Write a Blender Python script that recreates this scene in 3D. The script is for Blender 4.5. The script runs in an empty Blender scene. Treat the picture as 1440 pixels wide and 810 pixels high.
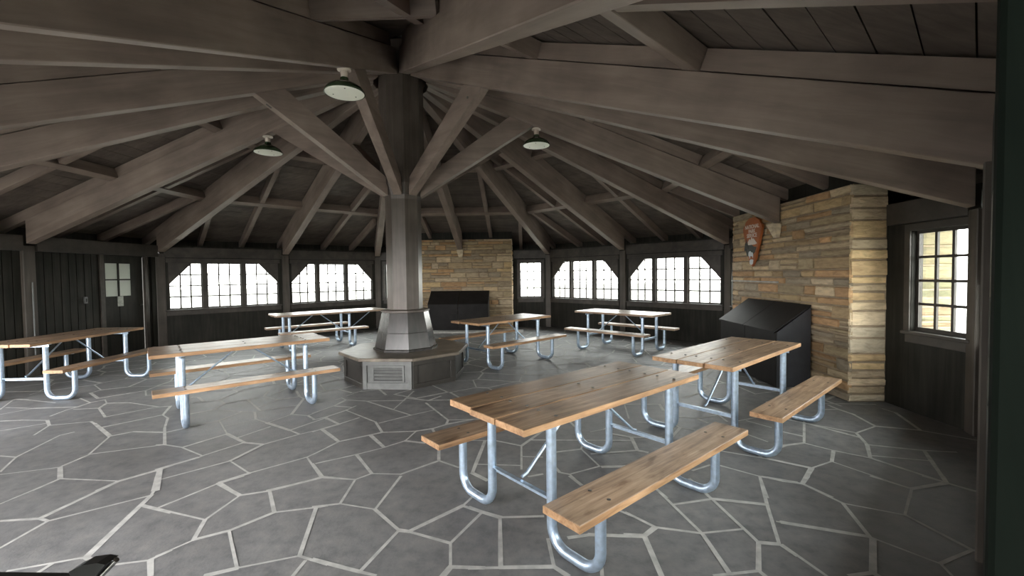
import bpy, bmesh, math, random
from mathutils import Vector, Matrix
PI = math.pi
R_ = math.radians
SC = bpy.context.scene
COL = SC.collection
random.seed(7)

# ---------------------------------------------------------------- layout
CX, CY = -1.66, 6.781          # centre of the octagonal shelter
RC = 6.588                     # corner radius
PHI = R_(155.506)
AP = RC * math.cos(PI / 8)     # apothem
SIDE = 2 * RC * math.sin(PI / 8)
BAY = SIDE / 2


def corner(j, r=RC):
    a = PHI - PI / 4 * j
    return Vector((CX + r * math.cos(a), CY + r * math.sin(a), 0))


def spoke(k):
    """unit direction and wall radius of spoke k (even = corner, odd = middle of a side)"""
    a = PHI - PI / 8 * k
    return Vector((math.cos(a), math.sin(a), 0)), (RC if k % 2 == 0 else AP), a


def side_matrix(j):
    """local x runs along the wall, local y points outdoors, z up"""
    c0, c1 = corner(j), corner(j + 1)
    d = (c1 - c0).normalized()
    n = Vector((-d.y, d.x, 0))
    m = Matrix(((d.x, n.x, 0, c0.x), (d.y, n.y, 0, c0.y), (0, 0, 1, 0), (0, 0, 0, 1)))
    return m


# ---------------------------------------------------------------- materials
def newmat(name):
    m = bpy.data.materials.new(name)
    m.use_nodes = True
    nt = m.node_tree
    for n in list(nt.nodes):
        nt.nodes.remove(n)
    out = nt.nodes.new('ShaderNodeOutputMaterial')
    b = nt.nodes.new('ShaderNodeBsdfPrincipled')
    nt.links.new(b.outputs[0], out.inputs[0])
    return m, nt, b, out


def N(nt, t, **kw):
    n = nt.nodes.new(t)
    for k, v in kw.items():
        setattr(n, k, v)
    return n


def ramp(nt, src, stops):
    r = N(nt, 'ShaderNodeValToRGB')
    els = r.color_ramp.elements
    while len(els) < len(stops):
        els.new(0.5)
    for e, (p, c) in zip(els, stops):
        e.position = p
        e.color = (*c, 1)
    nt.links.new(src, r.inputs[0])
    return r


def wood(name, c1, c2, c3, rough=0.55, grain=(1.2, 22, 22), bump=0.15, spec=0.4, rnd=0.25, knots=True):
    m, nt, b, out = newmat(name)
    tc = N(nt, 'ShaderNodeTexCoord')
    oi = N(nt, 'ShaderNodeObjectInfo')
    mp = N(nt, 'ShaderNodeMapping')
    mp.inputs['Scale'].default_value = grain
    add = N(nt, 'ShaderNodeVectorMath', operation='ADD')
    sc = N(nt, 'ShaderNodeVectorMath', operation='SCALE')
    sc.inputs[3].default_value = 37.0
    nt.links.new(oi.outputs['Random'], sc.inputs[0])
    nt.links.new(tc.outputs['Object'], mp.inputs[0])
    nt.links.new(mp.outputs[0], add.inputs[0])
    nt.links.new(sc.outputs[0], add.inputs[1])
    n1 = N(nt, 'ShaderNodeTexNoise')
    n1.inputs['Scale'].default_value = 1.0
    n1.inputs['Detail'].default_value = 6
    n1.inputs['Roughness'].default_value = 0.62
    n1.inputs['Distortion'].default_value = 0.6
    nt.links.new(add.outputs[0], n1.inputs['Vector'])
    r1 = ramp(nt, n1.outputs[0], [(0.3, c1), (0.52, c2), (0.75, c3)])
    n2 = N(nt, 'ShaderNodeTexNoise')
    n2.inputs['Scale'].default_value = 2.3
    n2.inputs['Detail'].default_value = 3
    nt.links.new(tc.outputs['Object'], n2.inputs['Vector'])
    mr = N(nt, 'ShaderNodeMapRange')
    mr.inputs[1].default_value = 0.3
    mr.inputs[2].default_value = 0.7
    mr.inputs[3].default_value = 1.0 - rnd
    mr.inputs[4].default_value = 1.0 + rnd
    nt.links.new(n2.outputs[0], mr.inputs[0])
    mx = N(nt, 'ShaderNodeVectorMath', operation='SCALE')
    nt.links.new(r1.outputs[0], mx.inputs[0])
    nt.links.new(mr.outputs[0], mx.inputs[3])
    src = mx.outputs[0]
    if name.startswith('table'):
        mp2 = N(nt, 'ShaderNodeMapping')
        mp2.inputs['Scale'].default_value = (3.2, 9, 9)
        ad2 = N(nt, 'ShaderNodeVectorMath', operation='ADD')
        nt.links.new(tc.outputs['Object'], mp2.inputs[0])
        nt.links.new(mp2.outputs[0], ad2.inputs[0])
        nt.links.new(sc.outputs[0], ad2.inputs[1])
        n3 = N(nt, 'ShaderNodeTexNoise')
        n3.inputs['Scale'].default_value = 1.6
        n3.inputs['Detail'].default_value = 5
        nt.links.new(ad2.outputs[0], n3.inputs['Vector'])
        kr = ramp(nt, n3.outputs[0], [(0.30, (.50, .42, .36)), (0.44, (1, 1, 1)), (0.7, (1.06, 1.05, 1.05))])
        m2 = N(nt, 'ShaderNodeVectorMath', operation='MULTIPLY')
        nt.links.new(src, m2.inputs[0])
        nt.links.new(kr.outputs[0], m2.inputs[1])
        src = m2.outputs[0]
    nt.links.new(src, b.inputs['Base Color'])
    b.inputs['Roughness'].default_value = rough
    b.inputs['Specular IOR Level'].default_value = spec
    bp = N(nt, 'ShaderNodeBump')
    bp.inputs['Strength'].default_value = bump
    bp.inputs['Distance'].default_value = 0.004
    nt.links.new(n1.outputs[0], bp.inputs['Height'])
    nt.links.new(bp.outputs[0], b.inputs['Normal'])
    return m


def plain(name, c, rough=0.5, metal=0.0, spec=0.5, noise=0.1, nscale=8):
    m, nt, b, out = newmat(name)
    tc = N(nt, 'ShaderNodeTexCoord')
    n1 = N(nt, 'ShaderNodeTexNoise')
    n1.inputs['Scale'].default_value = nscale
    n1.inputs['Detail'].default_value = 4
    nt.links.new(tc.outputs['Object'], n1.inputs['Vector'])
    lo = tuple(x * (1 - noise) for x in c)
    hi = tuple(min(1, x * (1 + noise)) for x in c)
    r = ramp(nt, n1.outputs[0], [(0.3, lo), (0.7, hi)])
    nt.links.new(r.outputs[0], b.inputs['Base Color'])
    b.inputs['Roughness'].default_value = rough
    b.inputs['Metallic'].default_value = metal
    b.inputs['Specular IOR Level'].default_value = spec
    return m


M = {}
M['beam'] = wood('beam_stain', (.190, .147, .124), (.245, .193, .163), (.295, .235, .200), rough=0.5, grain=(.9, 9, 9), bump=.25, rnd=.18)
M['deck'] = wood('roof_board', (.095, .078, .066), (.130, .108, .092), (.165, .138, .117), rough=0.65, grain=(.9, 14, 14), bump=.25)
M['dark'] = wood('wall_board', (.011, .011, .008), (.020, .019, .015), (.032, .029, .023), rough=0.6, grain=(16, 16, 1.0), bump=.3, spec=.2)
M['post'] = wood('post_wood', (.045, .038, .031), (.066, .056, .046), (.085, .073, .060), rough=0.5, grain=(14, 14, .9), bump=.25)
M['trim'] = wood('window_wood', (.030, .025, .021), (.046, .039, .032), (.064, .054, .044), rough=0.45, grain=(5, 5, 5), bump=.15)
M['shaft'] = wood('column_wood', (.070, .057, .048), (.096, .079, .067), (.122, .102, .087), rough=0.38, grain=(16, 16, .8), bump=.2)
M['skirt'] = wood('column_skirt_paint', (.028, .026, .024), (.040, .037, .034), (.056, .052, .047), rough=0.25, grain=(10, 10, .8), bump=.1)
M['benchtop'] = wood('bench_cap', (.10, .085, .065), (.16, .135, .105), (.24, .205, .16), rough=0.4, grain=(4, 4, 4), bump=.15)
M['benchside'] = wood('bench_side', (.022, .020, .017), (.034, .031, .027), (.046, .042, .036), rough=0.42, grain=(3, 14, 3), bump=.15)
M['table'] = wood('table_board', (.13, .082, .050), (.29, .198, .128), (.44, .325, .225), rough=0.38, grain=(2.2, 34, 34), bump=.3, spec=.45, rnd=.28)
M['table_dark'] = wood('table_board_brown', (.095, .052, .028), (.225, .142, .083), (.37, .26, .165), rough=0.38, grain=(2.2, 34, 34), bump=.3, spec=.45, rnd=.42)
M['table_grey'] = wood('table_board_sky_pale', (.28, .22, .17), (.42, .34, .27), (.55, .47, .39), rough=0.36, grain=(2.2, 34, 34), bump=.3, spec=.5, rnd=.2)  # paler and greyer: sky reflection on the far tables put into the colour
M['edge'] = wood('board_edge', (.22, .12, .062), (.39, .23, .12), (.52, .33, .19), rough=0.55, grain=(3, 26, 26), bump=.2, rnd=.25)
M['edge_grey'] = wood('board_edge_sky_pale', (.25, .17, .12), (.38, .27, .19), (.5, .37, .27), rough=0.55, grain=(3, 26, 26), bump=.2, rnd=.25)  # edges paled to match, sky reflection in the colour
M['galv'] = plain('galvanised_steel', (.47, .58, .71), rough=0.36, metal=.75, noise=.16, nscale=30)  # the sky's blue tint on the tubes is put into the base colour
M['bolt'] = plain('bolt_steel', (.16, .15, .14), rough=0.5, metal=.8)
M['lampgreen'] = plain('green_enamel', (.045, .07, .035), rough=0.25, noise=.1)
M['lampwhite'] = plain('white_enamel', (.80, .80, .68), rough=0.3, noise=.03)
M['porcelain'] = plain('porcelain', (.62, .55, .48), rough=0.25, noise=.05)
M['jamb'] = wood('dark_green_in_shade', (.007, .010, .008), (.010, .014, .011), (.015, .019, .015), rough=0.9, grain=(14, 14, .9), bump=.15, spec=.03)  # near-black and almost without gloss: the nearest post's shade is in the colour
M['black'] = plain('black_paint', (.012, .013, .012), rough=0.35)
M['chrome'] = plain('chrome', (.75, .75, .75), rough=0.15, metal=1.0, noise=.02)
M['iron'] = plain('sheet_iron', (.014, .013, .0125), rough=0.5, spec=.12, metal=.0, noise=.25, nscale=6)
M['iron_lit'] = plain('sheet_iron_lit_side', (.028, .029, .033), rough=0.4, spec=.35, metal=.0, noise=.2, nscale=6)  # lighter copy of the sheet iron, light on the side panels painted in
M['vent'] = plain('vent_paint', (.11, .114, .11), rough=0.4, noise=.15, nscale=14)
M['paper'] = plain('paper', (.45, .47, .42), rough=0.8, noise=.25, nscale=40)
M['s_brown'] = plain('sign_brown', (.38, .115, .035), rough=0.5, noise=.15)
M['s_white'] = plain('sign_white', (.75, .68, .62), rough=0.5, noise=.05)
M['s_green'] = plain('sign_green', (.030, .036, .028), rough=0.5, noise=.1)
M['s_blue'] = plain('sign_pale', (.62, .66, .68), rough=0.5, noise=.05)
M['grass'] = plain('grass', (.30, .295, .26), rough=0.9, noise=.35, nscale=5)
M['leaf'] = plain('leaf', (.10, .19, .05), rough=0.7, noise=.4, nscale=5)


def flagstone_mat():
    m, nt, b, out = newmat('flagstone')
    tc = N(nt, 'ShaderNodeTexCoord')
    n1 = N(nt, 'ShaderNodeTexNoise')
    n1.inputs['Scale'].default_value = 1.1
    n1.inputs['Detail'].default_value = 2
    n2 = N(nt, 'ShaderNodeTexNoise')
    n2.inputs['Scale'].default_value = 9
    n2.inputs['Detail'].default_value = 8
    n2.inputs['Roughness'].default_value = .65
    n3 = N(nt, 'ShaderNodeTexNoise')
    n3.inputs['Scale'].default_value = 60
    n3.inputs['Detail'].default_value = 4
    for n in (n1, n2, n3):
        nt.links.new(tc.outputs['Object'], n.inputs['Vector'])
    r1 = ramp(nt, n1.outputs[0], [(0.3, (.140, .138, .134)), (0.55, (.172, .172, .170)), (0.75, (.205, .203, .198))])
    r2 = ramp(nt, n2.outputs[0], [(0.3, (.66, .66, .68)), (0.5, (1, 1, 1)), (0.72, (1.28, 1.25, 1.2))])
    mx = N(nt, 'ShaderNodeVectorMath', operation='MULTIPLY')
    nt.links.new(r1.outputs[0], mx.inputs[0])
    nt.links.new(r2.outputs[0], mx.inputs[1])
    nt.links.new(mx.outputs[0], b.inputs['Base Color'])
    mr = N(nt, 'ShaderNodeMapRange')
    mr.inputs[3].default_value = .42
    mr.inputs[4].default_value = .66
    nt.links.new(n2.outputs[0], mr.inputs[0])
    nt.links.new(mr.outputs[0], b.inputs['Roughness'])
    b.inputs['Specular IOR Level'].default_value = .35
    ad = N(nt, 'ShaderNodeMath', operation='ADD')
    nt.links.new(n2.outputs[0], ad.inputs[0])
    nt.links.new(n3.outputs[0], ad.inputs[1])
    bp = N(nt, 'ShaderNodeBump')
    bp.inputs['Strength'].default_value = .25
    bp.inputs['Distance'].default_value = .006
    nt.links.new(ad.outputs[0], bp.inputs['Height'])
    nt.links.new(bp.outputs[0], b.inputs['Normal'])
    return m


M['flag'] = flagstone_mat()
M['grout'] = plain('grout', (.43, .425, .40), rough=0.75, noise=.2, nscale=14)


def masonry_mat():
    m, nt, b, out = newmat('sandstone')
    at = N(nt, 'ShaderNodeAttribute')
    at.attribute_name = 'tint'
    tc = N(nt, 'ShaderNodeTexCoord')
    mp = N(nt, 'ShaderNodeMapping')
    mp.inputs['Scale'].default_value = (5, 5, 16)
    n1 = N(nt, 'ShaderNodeTexNoise')
    n1.inputs['Scale'].default_value = 1.4
    n1.inputs['Detail'].default_value = 7
    n1.inputs['Roughness'].default_value = .6
    n1.inputs['Distortion'].default_value = .5
    nt.links.new(tc.outputs['Object'], mp.inputs[0])
    nt.links.new(mp.outputs[0], n1.inputs['Vector'])
    r = ramp(nt, n1.outputs[0], [(0.28, (.74, .68, .60)), (0.5, (1.1, 1.06, 1.0)), (0.72, (1.38, 1.33, 1.22))])
    mx = N(nt, 'ShaderNodeVectorMath', operation='MULTIPLY')
    nt.links.new(at.outputs['Color'], mx.inputs[0])
    nt.links.new(r.outputs[0], mx.inputs[1])
    nt.links.new(mx.outputs[0], b.inputs['Base Color'])
    b.inputs['Roughness'].default_value = .8
    bp = N(nt, 'ShaderNodeBump')
    bp.inputs['Strength'].default_value = .7
    bp.inputs['Distance'].default_value = .02
    nt.links.new(n1.outputs[0], bp.inputs['Height'])
    nt.links.new(bp.outputs[0], b.inputs['Normal'])
    return m


M['stone'] = masonry_mat()


def glass_mat(name, tint=(1, 1, 1), gloss=.06):
    m = bpy.data.materials.new(name)
    m.use_nodes = True
    nt = m.node_tree
    for n in list(nt.nodes):
        nt.nodes.remove(n)
    out = N(nt, 'ShaderNodeOutputMaterial')
    tr = N(nt, 'ShaderNodeBsdfTransparent')
    tr.inputs[0].default_value = (*tint, 1)
    gl = N(nt, 'ShaderNodeBsdfGlossy')
    gl.inputs['Roughness'].default_value = .03
    mx = N(nt, 'ShaderNodeMixShader')
    mx.inputs[0].default_value = gloss
    nt.links.new(tr.outputs[0], mx.inputs[1])
    nt.links.new(gl.outputs[0], mx.inputs[2])
    nt.links.new(mx.outputs[0], out.inputs[0])
    return m


M['glass'] = glass_mat('window_glass', (.80, .82, .80))


def frosted():
    m = bpy.data.materials.new('frosted_glass')
    m.use_nodes = True
    nt = m.node_tree
    for n in list(nt.nodes):
        nt.nodes.remove(n)
    out = N(nt, 'ShaderNodeOutputMaterial')
    tr = N(nt, 'ShaderNodeBsdfTranslucent')
    tr.inputs[0].default_value = (.20, .22, .20, 1)
    gl = N(nt, 'ShaderNodeBsdfDiffuse')
    gl.inputs[0].default_value = (.80, .82, .76, 1)
    mx = N(nt, 'ShaderNodeMixShader')
    mx.inputs[0].default_value = .75
    nt.links.new(tr.outputs[0], mx.inputs[1])
    nt.links.new(gl.outputs[0], mx.inputs[2])
    nt.links.new(mx.outputs[0], out.inputs[0])
    return m


M['frost'] = frosted()


# ---------------------------------------------------------------- mesh builder
class MB:
    def __init__(s):
        s.v, s.f, s.m, s.sm, s.tint = [], [], [], [], []
        s.mats = []

    def mi(s, mat):
        if mat is None:
            return 0
        if mat not in s.mats:
            s.mats.append(mat)
        return s.mats.index(mat)

    def add(s, verts, faces, mat=None, smooth=False, tint=None):
        o = len(s.v)
        i = s.mi(mat)
        s.v += [tuple(v) for v in verts]
        for f in faces:
            s.f.append(tuple(o + k for k in f))
            s.m.append(i)
            s.sm.append(smooth)
            s.tint.append(tint or (1, 1, 1))
        return s

    def box(s, x0, x1, y0, y1, z0, z1, mat=None, bev=0.0, top=None):
        if bev <= 0:
            v = [(x0, y0, z0), (x1, y0, z0), (x1, y1, z0), (x0, y1, z0), (x0, y0, z1), (x1, y0, z1), (x1, y1, z1), (x0, y1, z1)]
            f = [(0, 3, 2, 1), (4, 5, 6, 7), (0, 1, 5, 4), (1, 2, 6, 5), (2, 3, 7, 6), (3, 0, 4, 7)]
            return s.add(v, f, mat)
        b = min(bev, (x1 - x0) / 2.01, (y1 - y0) / 2.01, (z1 - z0) / 2.01)
        v = []
        idx = {}
        for ix, (X, sx) in enumerate(((x0, 1), (x1, -1))):
            for iy, (Y, sy) in enumerate(((y0, 1), (y1, -1))):
                for iz, (Z, sz) in enumerate(((z0, 1), (z1, -1))):
                    idx[ix, iy, iz, 0] = len(v); v.append((X, Y + sy * b, Z + sz * b))
                    idx[ix, iy, iz, 1] = len(v); v.append((X + sx * b, Y, Z + sz * b))
                    idx[ix, iy, iz, 2] = len(v); v.append((X + sx * b, Y + sy * b, Z))
        f = []
        for i in (0, 1):
            q = [(i, 0, 0, 0), (i, 1, 0, 0), (i, 1, 1, 0), (i, 0, 1, 0)]
            f.append([idx[k] for k in (q if i else q[::-1])])
            q = [(0, i, 0, 1), (1, i, 0, 1), (1, i, 1, 1), (0, i, 1, 1)]
            f.append([idx[k] for k in (q[::-1] if i else q)])
            q = [(0, 0, i, 2), (1, 0, i, 2), (1, 1, i, 2), (0, 1, i, 2)]
            f.append([idx[k] for k in (q if i else q[::-1])])
        for a in (0, 1):
            for c in (0, 1):
                f.append([idx[a, c, 0, 0], idx[a, c, 1, 0], idx[a, c, 1, 1], idx[a, c, 0, 1]])
                f.append([idx[a, 0, c, 0], idx[a, 1, c, 0], idx[a, 1, c, 2], idx[a, 0, c, 2]])
                f.append([idx[0, a, c, 1], idx[1, a, c, 1], idx[1, a, c, 2], idx[0, a, c, 2]])
        for k in ((a, c, e) for a in (0, 1) for c in (0, 1) for e in (0, 1)):
            f.append([idx[k + (0,)], idx[k + (1,)], idx[k + (2,)]])
        return s.add(v, f, mat)

    def prism(s, poly, y0, y1, mat=None):
        """poly in the x-z plane, extruded along y"""
        n = len(poly)
        v = [(x, y0, z) for x, z in poly] + [(x, y1, z) for x, z in poly]
        f = [tuple(range(n)), tuple(range(2 * n - 1, n - 1, -1))]
        f += [(i, i + n, (i + 1) % n + n, (i + 1) % n) for i in range(n)]
        return s.add(v, f, mat)

    def lathe(s, prof, n=32, mat=None, smooth=True, cx=0, cy=0, rot=0.0):
        v = []
        for r, z in prof:
            for i in range(n):
                a = rot + 2 * PI * i / n
                v.append((cx + r * math.cos(a), cy + r * math.sin(a), z))
        f = []
        for k in range(len(prof) - 1):
            for i in range(n):
                j = (i + 1) % n
                f.append((k * n + i, k * n + j, (k + 1) * n + j, (k + 1) * n + i))
        f.append(tuple(range(n))[::-1])
        f.append(tuple((len(prof) - 1) * n + i for i in range(n)))
        return s.add(v, f, mat, smooth)

    def tube(s, pts, r, n=14, mat=None, bend=0.0, seg=6):
        pts = [Vector(p) for p in pts]
        if bend > 0 and len(pts) > 2:
            q = [pts[0]]
            for a, b, c in zip(pts, pts[1:], pts[2:]):
                u, w = (a - b).normalized(), (c - b).normalized()
                h = u.angle(w) / 2
                d = min(bend / math.tan(h), (a - b).length * .49, (c - b).length * .6)
                rr = d * math.tan(h)
                ctr = b + (u + w).normalized() * (rr / math.sin(h))
                s0, s1 = b + u * d, b + w * d
                e0, e1 = (s0 - ctr).normalized(), (s1 - ctr).normalized()
                for i in range(seg + 1):
                    q.append(ctr + e0.slerp(e1, i / seg) * rr)
            q.append(pts[-1])
            pts = q
        rings = []
        t0 = (pts[1] - pts[0]).normalized()
        ref = Vector((0, 0, 1)) if abs(t0.z) < .9 else Vector((1, 0, 0))
        nrm = t0.cross(ref).normalized()
        v = []
        for i, p in enumerate(pts):
            if i == 0:
                t = t0
            elif i == len(pts) - 1:
                t = (pts[-1] - pts[-2]).normalized()
            else:
                t = ((pts[i + 1] - p).normalized() + (p - pts[i - 1]).normalized()).normalized()
            nrm = (nrm - t * nrm.dot(t)).normalized()
            bi = t.cross(nrm)
            for k in range(n):
                a = 2 * PI * k / n
                v.append(p + nrm * (r * math.cos(a)) + bi * (r * math.sin(a)))
        f = []
        for i in range(len(pts) - 1):
            for k in range(n):
                j = (k + 1) % n
                f.append((i * n + k, (i + 1) * n + k, (i + 1) * n + j, i * n + j))
        f.append(tuple(range(n)))
        f.append(tuple((len(pts) - 1) * n + k for k in range(n))[::-1])
        return s.add(v, f, mat, True)

    def build(s, name, mat=None, parent=None, matrix=None, tinted=False, recalc=True):
        me = bpy.data.meshes.new(name)
        me.from_pydata(s.v, [], s.f)
        mats = s.mats or ([mat] if mat else [])
        for m in mats:
            me.materials.append(m)
        me.polygons.foreach_set('material_index', s.m)
        me.polygons.foreach_set('use_smooth', s.sm)
        if tinted:
            ca = me.color_attributes.new('tint', 'FLOAT_COLOR', 'CORNER')
            k = 0
            for p in me.polygons:
                for _ in p.loop_indices:
                    ca.data[k].color = (*s.tint[p.index], 1)
                    k += 1
        if recalc:
            bm = bmesh.new()
            bm.from_mesh(me)
            bmesh.ops.recalc_face_normals(bm, faces=bm.faces)
            bm.to_mesh(me)
            bm.free()
        me.update()
        o = bpy.data.objects.new(name, me)
        COL.objects.link(o)
        if parent is not None:
            o.parent = parent
        if matrix is not None:
            o.matrix_local = matrix
        if any(s.sm):
            try:
                md = o.modifiers.new('wn', 'WEIGHTED_NORMAL')
                md.keep_sharp = True
                o.modifiers.remove(md)
                me.set_sharp_from_angle(angle=R_(40))
            except Exception:
                pass
        return o


def tag(o, label=None, cat=None, group=None, kind=None):
    if label: o['label'] = label
    if cat: o['category'] = cat
    if group: o['group'] = group
    if kind: o['kind'] = kind
    return o


def empty(name, matrix=None):
    o = bpy.data.objects.new(name, None)
    o.empty_display_size = .2
    COL.objects.link(o)
    if matrix is not None:
        o.matrix_local = matrix
    return o


def T(x=0, y=0, z=0, rz=0.0):
    return Matrix.Translation((x, y, z)) @ Matrix.Rotation(rz, 4, 'Z')


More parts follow.
